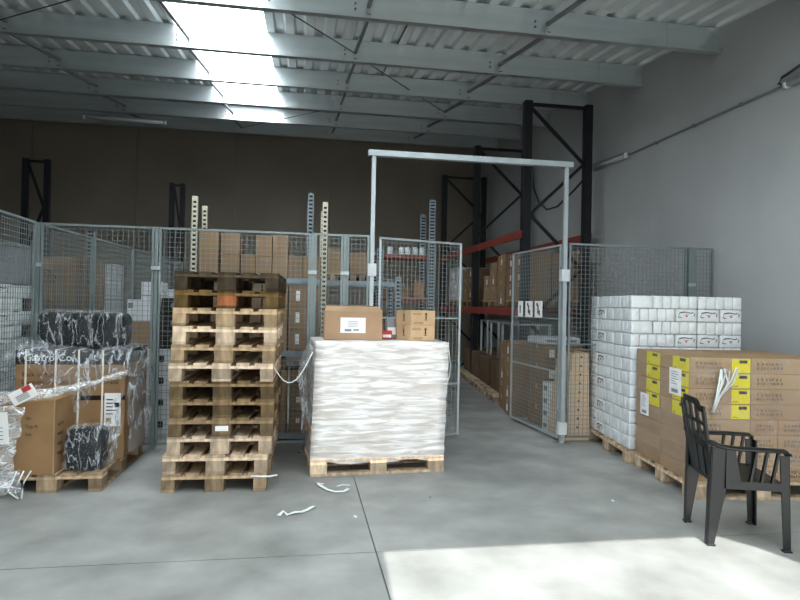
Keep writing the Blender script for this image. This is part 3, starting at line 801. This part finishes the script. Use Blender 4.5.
# ------------------------------------------------------------------ slotted shelf racks
def slotted(parent, x, y, h, m, cols=1, w_=.055):
    q = MB(); st = .012; inner = w_-2*st
    q.box(x-w_/2, x-w_/2+st, y, y+.003, 0, h).box(x+w_/2-st, x+w_/2, y, y+.003, 0, h)
    if cols == 2: q.box(x-.005, x+.005, y, y+.003, 0, h)
    n = int(h/.05)
    for k in range(n+1): q.box(x-w_/2+st, x+w_/2-st, y, y+.003, min(k*.05,h-.024), min(k*.05+.026, h))
    q.box(x-w_/2, x-w_/2+.003, y+.003, y+.05, 0, h).box(x+w_/2-.003, x+w_/2, y+.003, y+.05, 0, h)
    q.build('upright', m, parent)
    MB().box(x-w_/2+.004, x+w_/2-.004, y+.012, y+.016, .002, h-.003).build('slot_shade', 'hole_shade', parent)  # dark sheet standing for the shade inside the slots
def shelf_rack(lab, x0, x1, y0, y1, h, levels, m, bm_, cols=1, w_=.055, hs=None, name='shelf_rack'):
    t = thing(name, lab, 'shelving')
    hs = hs or (h,h,h,h)
    for (x_, y_, hh) in ((x0,y0,hs[0]),(x0,y1,hs[1]),(x1,y0,hs[2]),(x1,y1,hs[3])): slotted(t, x_, y_, hh, m, cols, w_)
    for z in levels:
        for y_ in (y0+.055, y1-.03): MB().box(x0-w_/2, x1+w_/2, y_, y_+.03, z-.06, z-.012).build('beam', bm_, t)
        MB().box(x0+.03, x1-.03, y0+.056, y1-.001, z-.0115, z).build('shelf', 'grey_plastic', t)
    for x_ in (x0, x1):
        for k in range(3): MB().bar((x_,y0+.05,.3+k*.6), (x_,y1,.6+k*.6), .015).build('brace', m, t)
    return t
shelf_rack('cream slotted shelf rack full of boxes behind the tall pallet stack', -1.13, .23, 6.55, 7.2, 2.6, (.09,.98,1.77), 'cream_steel', 'blue_steel', 1, hs=(2.6,2.6,2.6,2.6))
# boxes on it: (level z, x list)
RX = 6.63
def rack_box(x0, w_, z, h_, lab, d_=.5, y=RX, tone=.95, st=None):
    return carton(x0+w_/2, y+d_/2, z+.0005, w_, d_, h_, lab, 'boxes on the cream rack', 0, tone, sticker=st)
cols_top = [(-1.09,.2,2,.245,'first'),(-.86,.19,2,.232,'second'),(-.65,.145,1,.235,'third'),(-.50,.165,2,.225,'fourth'),(-.325,.165,2,.232,'fifth'),(-.155,.15,1,.24,'sixth'),(-.0,.1,1,.24,'seventh'),(.105,.09,1,.24,'eighth')]
for (x0, w_, n, h_, nm) in cols_top:
    for k in range(n):
        rack_box(x0, w_, 1.77+k*(h_+.001), h_, f'{"upper" if k else ("lower" if n == 2 else "single")} tall brown box in the {nm} column from left, top shelf of cream rack')
MB().box(-.30,-.19,RX-.003,RX-.001,2.195,2.236)
cols_mid = [(-.62,.19),(-.42,.14),(-.27,.12),(-.135,.205),(.085,.1)]
for ci, (x0, w_) in enumerate(cols_mid):
    for k in range(3):
        h_ = .235
        rack_box(x0, w_-.004, .98+k*(h_+.001), h_, f'brown box, {top_ord(k,3)}, {ORD[ci]} column from left, middle shelf of cream rack', st=(-.03,.07,.045,.11) if ci == 3 else ((-.05,.08,.03,.08) if ci == 2 and k else None))
cols_low = [(-.62,.17),(-.44,.14),(-.29,.15),(-.115,.195),(.095,.1)]
for ci, (x0, w_) in enumerate(cols_low):
    for k in range(3 if ci != 2 else 3):
        h_ = .225
        rack_box(x0, w_-.004, .09+k*(h_+.001), h_, f'brown box, {top_ord(k,3)}, {ORD[ci]} column from left, bottom shelf of cream rack', st=(-.02,.1,.04,.06) if ci == 3 else None)
rack_box(-.29, .12, .09+3*.226, .13, 'small dark box lying on the bottom shelf boxes of the cream rack', tone=.5)
for ci, x0 in enumerate((-1.08,-.86)):
    for lv, z in enumerate((.09,.98)):
        for k in range(3): rack_box(x0, .2, z+k*.231, .23, f'brown box, {top_ord(k,3)}, {["bottom","middle"][lv]} shelf behind tall pallet stack, {["left","right"][ci]} one', tone=.8)
# galvanised rack behind, right bay
shelf_rack('blue grey galvanised shelf rack behind the cream rack', .085, 1.22, 7.6, 8.3, 2.9, (.3,.95,1.8), 'blue_steel', 'blue_steel', 1, .07, hs=(2.88,2.88,1.86,1.86))
def small_pallet(x, y, z, w_, d_, lab, tone=1):
    t = thing('half_pallet', lab, 'pallet', (x,y,z))
    for k in range(3): MB().box(-w_/2+k*(w_/2-.035), -w_/2+.07+k*(w_/2-.035), -d_/2, d_/2, 0, .07).build('bearer', 'wood', t).color = (tone,tone*.9,tone*.85,1)
    MB().box(-w_/2,w_/2,-d_/2,d_/2,.0705,.095).build('deck', 'wood', t).color = (tone,tone*.92,tone*.85,1)
small_pallet(.38, 7.97, 1.801, .34, .5, 'small pale pallet under a box on the galvanised rack')
small_pallet(.76, 7.97, 1.801, .3, .5, 'small reddish pallet under a box on the galvanised rack', .5)
carton(.40, 7.97, 1.8965, .17, .4, .31, 'narrow orange brown box on the small pale pallet', None, 0, 1.0)
carton(.74, 7.97, 1.8965, .25, .4, .27, 'wide reddish brown box on the small reddish pallet', None, 0, .8)
for k, (x_, w_, h_, z_, lb) in enumerate([(.40,.24,.32,.951,'brown box with a white end on the middle shelf of the galvanised rack'),(.68,.2,.26,.951,'open brown box on the middle shelf of the galvanised rack'),(.95,.22,.3,.951,'plain box at the right of the middle shelf of the galvanised rack'),(.35,.3,.4,.301,'left box low on the galvanised rack'),(.75,.3,.4,.301,'right box low on the galvanised rack')]):
    carton(x_, 7.93, z_, w_, .4, h_, lb, None, 0, .8, sticker=(-.1,.02,.16,.1) if k == 0 else None)
for k, (x_, h_, lb) in enumerate([(.27,.5,'tall brown box next to the left upright on the galvanised rack, seen behind the fence'),(.5,.3,'brown box stacked over the white ended box'),(.75,.3,'brown box stacked above the open box')]):
    pass
# third rack behind the left gate leaf
shelf_rack('grey slotted rack with dark shelves behind the left gate leaf', 1.15, 1.95, 9.0, 9.7, 3.12, (.5,1.05,1.62,2.28), 'blue_steel', 'orange_steel', 1, .09, hs=(2.35,2.35,3.12,3.0))
items = [(1.30,.24,.2,1.62,'yellowish box'),(1.56,.18,.16,1.62,'small box'),(1.78,.16,.25,1.62,'upright box'),(1.32,.3,.36,1.05,'square brown box'),(1.66,.22,.3,1.05,'brown box'),(1.30,.26,.3,.5,'low brown box'),(1.62,.26,.34,.5,'low dark box')]
for (x_, w_, h_, z_, nm) in items:
    carton(x_, 9.3, z_+.0005, w_, .35, h_, f'{nm} on the {["bottom","second","third","top"][(.5,1.05,1.62,2.28).index(z_)]} shelf of the rack behind the left gate leaf', None, 0, rnd.uniform(.6,1.1))
jar = MB().path([(0,0,0),(0,0,.012),(0,0,.08),(0,0,.085),(0,0,.11)], .045, 10).mesh('jar_body', 'white_pack', smooth=True)
lid = MB().path([(0,0,.1105),(0,0,.125)], .035, 10).mesh('lid', 'pale_plastic')
for k, x_ in enumerate((1.34,1.52,1.62,1.74,1.84)):
    t = thing('white_jar', f'{ORD[k]} white jar from the left on the top shelf behind the left gate leaf', 'jar', (x_,9.25,2.281), 0, 'jars on the far rack'); inst('jar_body', jar, t); inst('lid', lid, t)

# far left dark rack frames
def rack_frame(parent, x0, x1, y, h, m='black_steel', w_=.12, bay=.85, start=0):
    for x_ in (x0, x1):
        MB().box(x_-w_/2, x_+w_/2, y-w_/2, y-w_/2+.012, .01, h).box(x_-w_/2, x_-w_/2+.012, y-w_/2+.012, y+w_/2, .01, h).box(x_+w_/2-.012, x_+w_/2, y-w_/2+.012, y+w_/2, .01, h).build('upright', m, parent)
        MB().box(x_-.09, x_+.09, y-.09, y+.09, 0, .0098).build('foot_plate', m, parent)
    b_ = [MB().box(x0+w_/2, x1-w_/2, y-.02, y+.02, h-.07, h-.02)]
    z = h-.1; k = start
    while z > .4:
        za, zb = z, z-bay
        a_ = (x0+w_/2, y, za) if k % 2 == 0 else (x1-w_/2, y, za); c_ = (x1-w_/2, y, zb) if k % 2 == 0 else (x0+w_/2, y, zb)
        b_.append(MB().bar(a_, c_, .04, .045)); z -= bay; k += 1
    for q in b_: q.build('brace', m, parent)
t = thing('pallet_rack', 'dark pallet rack uprights against the back wall at far left', 'rack')
rack_frame(t, -5.45, -5.3+.25, 12.9, 4.25, w_=.1); 
t = thing('pallet_rack', 'dark rack uprights at the back wall, above the tall pallet stack', 'rack')
rack_frame(t, -2.95, -2.72, 14.2, 4.15, w_=.1)
t = thing('pallet_rack', 'pale blue slotted post standing behind the left side fence', 'rack'); slotted(t, -2.78, 8.5, 2.4, 'blue_steel', 1, .09)
# large pallet rack at the right wall
t = thing('pallet_rack', 'tall black pallet rack with orange beams along the right wall', 'rack')
FYs = (9.07, 11.84, 14.68)
for y in FYs: rack_frame(t, 3.48, 4.50, y, 4.78)
for a_, b_ in zip(FYs[:-1], FYs[1:]):
    for x_ in (3.40, 4.58):
        for z in (2.65, 1.42):
            MB().box(x_-.02, x_+.02, a_+.0, b_+.0, z-.055, z+.075).build('beam', 'orange_steel', t)
    for z in (1.42,):
        for k in range(5): 
            yy = a_+.3+k*.5; MB().box(3.421, 4.559, yy, yy+.06, z+.0, z+.03).build('crossbar', 'orange_steel', t)
def load(x0, x1, y0, y1, z0, nx, ny, nl, h_, lab, grp, tone=.9, prob=1, m='card', st=True):
    """cartons on the aisle face and on the near face only"""
    dx = (x1-x0)/nx; dy = (y1-y0)/ny
    for k in range(nl):
        for i in range(nx):
            for j in range(ny):
                if i > 0 and j > 0: continue
                if k == nl-1 and rnd.random() > prob: continue
                cx, cy = x0+dx*(i+.5), y0+dy*(j+.5)
                pos = f'{top_ord(k,nl)} layer, {"aisle face" if i == 0 else "near face"}, {ORD[j if i == 0 else i]} {"from near end" if i == 0 else "from the aisle"}'
                if m == 'card':
                    carton(cx, cy, z0+k*h_, dx-.012, dy-.012, h_-.001, f'{lab}, {pos}', grp, rnd.uniform(-.02,.02), tone*rnd.uniform(.85,1.1), sticker=(-.05,.05,.06,.1,'L') if st and rnd.random() < .45 else None)
                else:
                    t_ = thing('shrink_pack', f'{lab}, {pos}', 'pack', (cx,cy,z0+k*h_), 0, grp)
                    MB().box(-dx/2+.004,dx/2-.004,-dy/2+.004,dy/2-.004,0,h_-.001).build('body', m, t_, bevel=.01)
                    MB().box(-dx/2+.002,-dx/2+.004,-dy*.3,dy*.3,h_*.3,h_*.6).build('sticker', 'paper', t_)
for k, (y0, lb) in enumerate(((9.22,'nearest'),(10.55,'middle'),(12.1,'farther'),(13.3,'farthest'))):
    pallet((3.50, y0+.8 if True else 0, 1.5), -PI/2, tone=.55, warm=.2, W_=.8, L_=1.0, label=f'{lb} reddish wooden pallet standing on the orange beams of the black rack', group='pallets on the orange beams')
load(3.50, 4.49, 9.22, 10.02, 1.646, 2, 2, 3, .25, 'carton, nearest pallet on orange beams', 'cartons on the orange beams', .8, 1)
load(3.50, 4.40, 10.1, 10.5, 1.51, 2, 1, 4, .23, 'carton between first pallets on beams', 'cartons on the orange beams', 1.0, 1)
load(3.50, 4.40, 10.56, 11.34, 1.646, 2, 2, 3, .225, 'carton, middle pallet on orange beams', 'cartons on the orange beams', 1.0, .8)
load(3.50, 4.40, 12.1, 12.9, 1.646, 2, 2, 3, .22, 'carton, farther pallet on orange beams', 'cartons on the orange beams', .9, .8)
load(3.50, 4.40, 13.3, 14.1, 1.646, 2, 2, 3, .25, 'white pack, farthest pallet on orange beams', 'white packs on the orange beams', 1, 1, 'white_pack')
# ground level: row of pallets with dark cartons
for k in range(4):
    y0 = 8.95+k*.98; x0 = 3.05+k*.115
    pallet((x0, y0+.8, 0), -PI/2-.11, tone=1.05, label=f'{ORD[k]} wooden pallet along the aisle floor below the orange beams, from the near end', group='pallets on the aisle floor')
    for lay_ in range(2):
        for i in range(2):
            for j in range(2):
                p = Matrix.Translation((x0,y0,0)) @ Matrix.Rotation(-.11,4,'Z') @ Vector((.27+i*.5,.2+j*.4,0))
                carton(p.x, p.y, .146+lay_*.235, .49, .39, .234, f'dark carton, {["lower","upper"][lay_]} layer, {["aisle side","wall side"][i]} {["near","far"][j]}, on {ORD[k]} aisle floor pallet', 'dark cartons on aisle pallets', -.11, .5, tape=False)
# metal stands on top of the dark cartons
for k in range(3):
    p = Matrix.Translation((3.05+k*.115,8.95+k*.98,0)) @ Matrix.Rotation(-.11,4,'Z') @ Vector((.5,.4,.6165))
    t = thing('metal_stand', f'{["nearest","middle","farthest"][k]} pale metal stand on the dark cartons by the aisle', 'stand', p, -.11)
    for a_ in (-.3,.3):
        for b_ in (-.32,.32): MB().bar((a_,b_,0),(a_,b_,.6),.035).build('leg', 'galvanised', t)
    MB().box(-.32,.32,-.34,.34,.60,.625).build('top', 'galvanised', t)
# tall carton column at the aisle corner, labels towards the aisle
for c_ in range(2):
    for k in range(5):
        x_, y_ = ((3.17,8.55),(3.08,8.05))[c_]
        carton(x_, y_, k*.2, .42, .46, .199, f'brown carton, {top_ord(k,5)}, {["rear","front"][c_]} column at aisle corner behind open gate leaf', 'cartons at the aisle corner', -.16, .95, sticker=(-.05,.05,.09,.09,'L') if (c_,k) in ((1,4),(1,1),(0,2),(1,0)) else None)
# goods behind the right leaf and fence
z = 0
for k in range(4):
    carton(3.25, 7.35, k*.26, .5, .55, .259, f'brown carton, {top_ord(k,4)} in the column seen through the open gate leaf', 'cartons seen through the gate leaf', 0, .8, prnt=True, sticker=(-.2,.1,.16,.1) if k in (3,2) else None)
t = thing('film_roll_pack', 'blue grey patterned pack lying on the cartons seen through the gate leaf', 'pack', (3.22,7.35,1.041)); MB().box(-.25,.25,-.26,.26,0,.09).build('body', 'pale_plastic', t, bevel=.02)
MB().box(-.2,.2,-.262,-.26,.03,.06).build('pattern', 'blue_steel', t)
for k in range(4):
    t = thing('white_pack_box', f'small white pack, {top_ord(k,4)} of the short column behind the gate leaf hinge', 'pack', (3.02, 6.93, k*.15), 0, 'small white packs'); MB().box(-.07,.07,-.1,.1,0,.149).build('body', 'white_pack', t, bevel=.008)
    MB().box(-.072,-.07,-.05,.05,.05,.1).build('sticker', 'conduit', t)
for k in range(4): carton(3.3, 6.97, k*.2, .3, .3, .199, f'brown carton with dark print, {top_ord(k,4)} behind the light tray stack', 'cartons behind the tray stack', 0, .7, prnt=True)
t = carton(3.3, 6.95, .801, .36, .34, .2, 'yellowish box on the cartons behind the light tray stack', None, 0, .95)
for k in range(4): carton(3.72, 6.98, k*.24, .4, .4, .239, f'shaded carton, {top_ord(k,4)} right of the light tray stack', 'cartons right of the tray stack', 0, .5)  # low tone paints the shade into these cartons
for k in range(10):
    w_ = .33-.0135*k; xa = 3.27-.002*k-w_/2
    t = thing('cardboard_tray', f'light tray with a round hand hole, {top_ord(k,10)} of the leaning tray stack', 'tray', (xa, 6.62, k*.0995), 0, 'trays in the leaning stack')
    q = MB().box(-w_/2,w_/2,-.2,.2,0,.012).box(-w_/2,w_/2,-.2,-.19,.012,.0985).box(-w_/2,w_/2,.19,.2,.012,.0985).box(-w_/2,-w_/2+.01,-.19,.19,.012,.0985).box(w_/2-.01,w_/2,-.19,.19,.012,.0985)
    q.build('tray_body', 'card', t).color = (2.3,2.6,3.0,1)
    MB().path([(.01,-.2002,.05),(.01,-.2015,.05)], .012, 10).build('hand_hole', 'ink', t)  # dark disc painted on for the shade within the hole

# ------------------------------------------------------------------ black garden chair
t = thing('garden_chair', 'black plastic garden armchair with slatted back beside the yellow labelled cartons', 'chair', (2.885,3.63,0), math.radians(-16.5))
P = 'black_plastic'
def taper(name, top, bot, tw, bw):      # tapered L-shaped leg
    (x0,y0,z0) = bot; (x1,y1,z1) = top
    sy = 1 if y0 > 0 else -1; q = MB()
    q.hexa([(x0-bw/2,y0-.006,z0),(x0+bw/2,y0-.006,z0),(x0+bw/2,y0+.006,z0),(x0-bw/2,y0+.006,z0),(x1-tw/2,y1-.006,z1),(x1+tw/2,y1-.006,z1),(x1+tw/2,y1+.006,z1),(x1-tw/2,y1+.006,z1)])
    sx = 1 if x0 > 0 else -1
    ex0, ex1 = x0+sx*bw/2, x1+sx*tw/2
    q.hexa([(ex0-.006,min(y0,y0-sy*.035),z0),(ex0+.006,min(y0,y0-sy*.035),z0),(ex0+.006,max(y0,y0-sy*.035),z0),(ex0-.006,max(y0,y0-sy*.035),z0),
            (ex1-.006,min(y1,y1-sy*.05),z1),(ex1+.006,min(y1,y1-sy*.05),z1),(ex1+.006,max(y1,y1-sy*.05),z1),(ex1-.006,max(y1,y1-sy*.05),z1)])
    q.box(x0-bw/2-.006, x0+bw/2+.006, y0-.02, y0+.02, 0, .012)
    q.build(name, P, t, bevel=.003)
for sy in (-1, 1):
    taper('leg', (-.15, sy*.238, .635), (-.215, sy*.215, 0), .135, .04)
    taper('leg', (.205, sy*.245, .60), (.225, sy*.25, 0), .055, .04)
    # armrest
    q = MB()
    pts = [(-.225,sy*.205,.66),(-.17,sy*.235,.64),(-.08,sy*.25,.632),(.08,sy*.255,.632),(.2,sy*.25,.63),(.225,sy*.245,.61)]
    q.path(pts, .014, 8, .04); q.build('armrest', P, t, smooth=True)
    # side panel: slanted slats and rail under the arm
    q = MB(); q.box(-.14,.215,sy*.245-.008,sy*.245+.008,.375,.425)
    for x0 in (.03,.095,.16): q.bar((x0-.025,sy*.245,.42),(x0+.01,sy*.25,.625),.014,.024)
    q.hexa([(-.14,sy*.245-.006,.42),(-.05,sy*.245-.006,.42),(-.05,sy*.245+.006,.42),(-.14,sy*.245+.006,.42),(-.14,sy*.245-.006,.63),(-.085,sy*.245-.006,.63),(-.085,sy*.245+.006,.63),(-.14,sy*.245+.006,.63)])
    q.build('side_panel', P, t)
# seat: slats and apron
q = MB()
for i in range(8): q.box(-.2+.0, .215, -.215+i*.0555, -.215+i*.0555+.05, .41, .422)
q.box(-.2,-.17,-.235,.235,.395,.412).box(.19,.225,-.24,.24,.385,.415).box(-.02,.01,-.235,.235,.398,.412)
q.build('seat', P, t, bevel=.003)
# backrest, curved across, leaning backwards
def bk(y, z):
    s_ = (z-.40)/.50
    return Vector((-.195-.075*s_+ .0 - .35*(.21**2-y*y)*.9, y, z))
q = MB()
top = lambda y: .905 if abs(y) < .125 else .865
for y in (-.195,-.10,0,.10,.195):
    for za, zb in ((.40,.62),(.62,.76),(.76,top(y)-.01)): q.bar(bk(y,za), bk(y,zb), .046, .012, up=(1,0,0))
q.build('back_slats', P, t)
q = MB()
for zf, hh in ((lambda y: top(y),.04),(lambda y: .775-.2*y*y,.022),(lambda y: .635,.045),(lambda y: .42,.03)):
    ys_ = [-.215+.43*i/12 for i in range(13)]
    for a_, b_ in zip(ys_[:-1], ys_[1:]): q.bar(bk(a_,zf(a_)), bk(b_,zf(b_)), .013, hh)
for y in (-.207,.207):
    for za, zb in ((.41,.635),(.635,.76),(.76,.85)): q.bar(bk(y,za), bk(y,zb), .03, .012, up=(1,0,0))
for y in (-.15,-.05,.05,.15): q.bar(bk(y,.44), bk(y,.62), .05, .006, up=(1,0,0))
q.build('back_frame', P, t)

# ------------------------------------------------------------------ scraps on the floor
def ribbon(lab, pts, w_=.018):
    q = MB().path([(x_, y_, max(z_,.0)+.006) for x_, y_, z_ in pts], .004, 6, w_)
    tag(q.build('film_scrap', 'scrap', smooth=True), lab, 'scrap')
ribbon('white film scrap with knotted ends on the floor left of the joint', [(-.13,4.3,0),(-.1,4.36,.01),(-.07,4.31,0),(-.02,4.33,.01),(.03,4.36,0),(.07,4.4,0),(.1,4.42,.01),(.12,4.47,0)])
ribbon('curled white film scrap on the floor in front of the white load', [(.2,4.98,.01),(.16,5.04,0),(.17,4.96,.01),(.23,4.86,0),(.29,4.8,0),(.36,4.8,0),(.4,4.83,.01)])
ribbon('short straight white film scrap on the floor near the white load', [(.31,4.93,0),(.36,4.96,.004),(.42,4.95,0)], .01)
for k, (x_, y_, s_) in enumerate(((2.43,4.37,.012),(.40,4.22,.014),(1.02,4.6,.008),(-.0,6.1,.02))):
    o = MB().path([(x_,y_,0),(x_+.004,y_,s_*.7)], s_, 7).build('floor_crumb', 'scrap' if k < 2 else 'conduit')
    tag(o, ['tiny white scrap on the floor left of the chair','tiny white scrap beside the floor joint','tiny grey bit on the floor right of the white load','small dark scrap on the floor between pallet stack and white load'][k], 'scrap')

# ------------------------------------------------------------------ light
wd = bpy.data.worlds.new('World'); bpy.context.scene.world = wd; wd.use_nodes = True
bg = wd.node_tree.nodes['Background']; bg.inputs['Color'].default_value = (.93,.98,.97,1); bg.inputs['Strength'].default_value = 4.2
sd = bpy.data.lights.new('sun', 'SUN'); sd.energy = 13; sd.angle = math.radians(.35); sd.color = (1,.97,.92)
so = bpy.data.objects.new('sun', sd); C.objects.link(so)
el = math.atan(3.6/(3.63+1.7)); az = .065
dirv = Vector((math.sin(az)*math.cos(el), math.cos(az)*math.cos(el), -math.sin(el)))
so.rotation_euler = dirv.to_track_quat('-Z', 'Y').to_euler(); so.location = (0,-8,8)

# ------------------------------------------------------------------ camera
cd = bpy.data.cameras.new('camera'); cd.sensor_width = 36; cd.lens = 27; cd.clip_end = 100; cd.clip_start = .05
co = bpy.data.objects.new('camera', cd); C.objects.link(co)
yaw = math.atan(98/600); pitch = math.atan(5/600); roll = .02
Fv = Vector((math.sin(yaw)*math.cos(pitch), math.cos(yaw)*math.cos(pitch), math.sin(pitch)))
Rv = Vector((math.cos(yaw), -math.sin(yaw), 0)); Uv = Rv.cross(Fv)
R2 = math.cos(roll)*Rv+math.sin(roll)*Uv; U2 = -math.sin(roll)*Rv+math.cos(roll)*Uv
mw = Matrix((R2, U2, -Fv)).transposed().to_4x4(); mw.translation = (0,0,1.5)
co.matrix_world = mw
sc = bpy.context.scene; sc.camera = co
sc.view_settings.view_transform = 'Standard'; sc.view_settings.look = 'None'; sc.view_settings.gamma = 1
sc.view_settings.exposure = 0.0
sc.render.engine = 'CYCLES'
cy = sc.cycles
cy.use_denoising = True; cy.max_bounces = 8; cy.diffuse_bounces = 5; cy.glossy_bounces = 3; cy.transparent_max_bounces = 24
cy.sample_clamp_indirect = 6; cy.use_adaptive_sampling = False
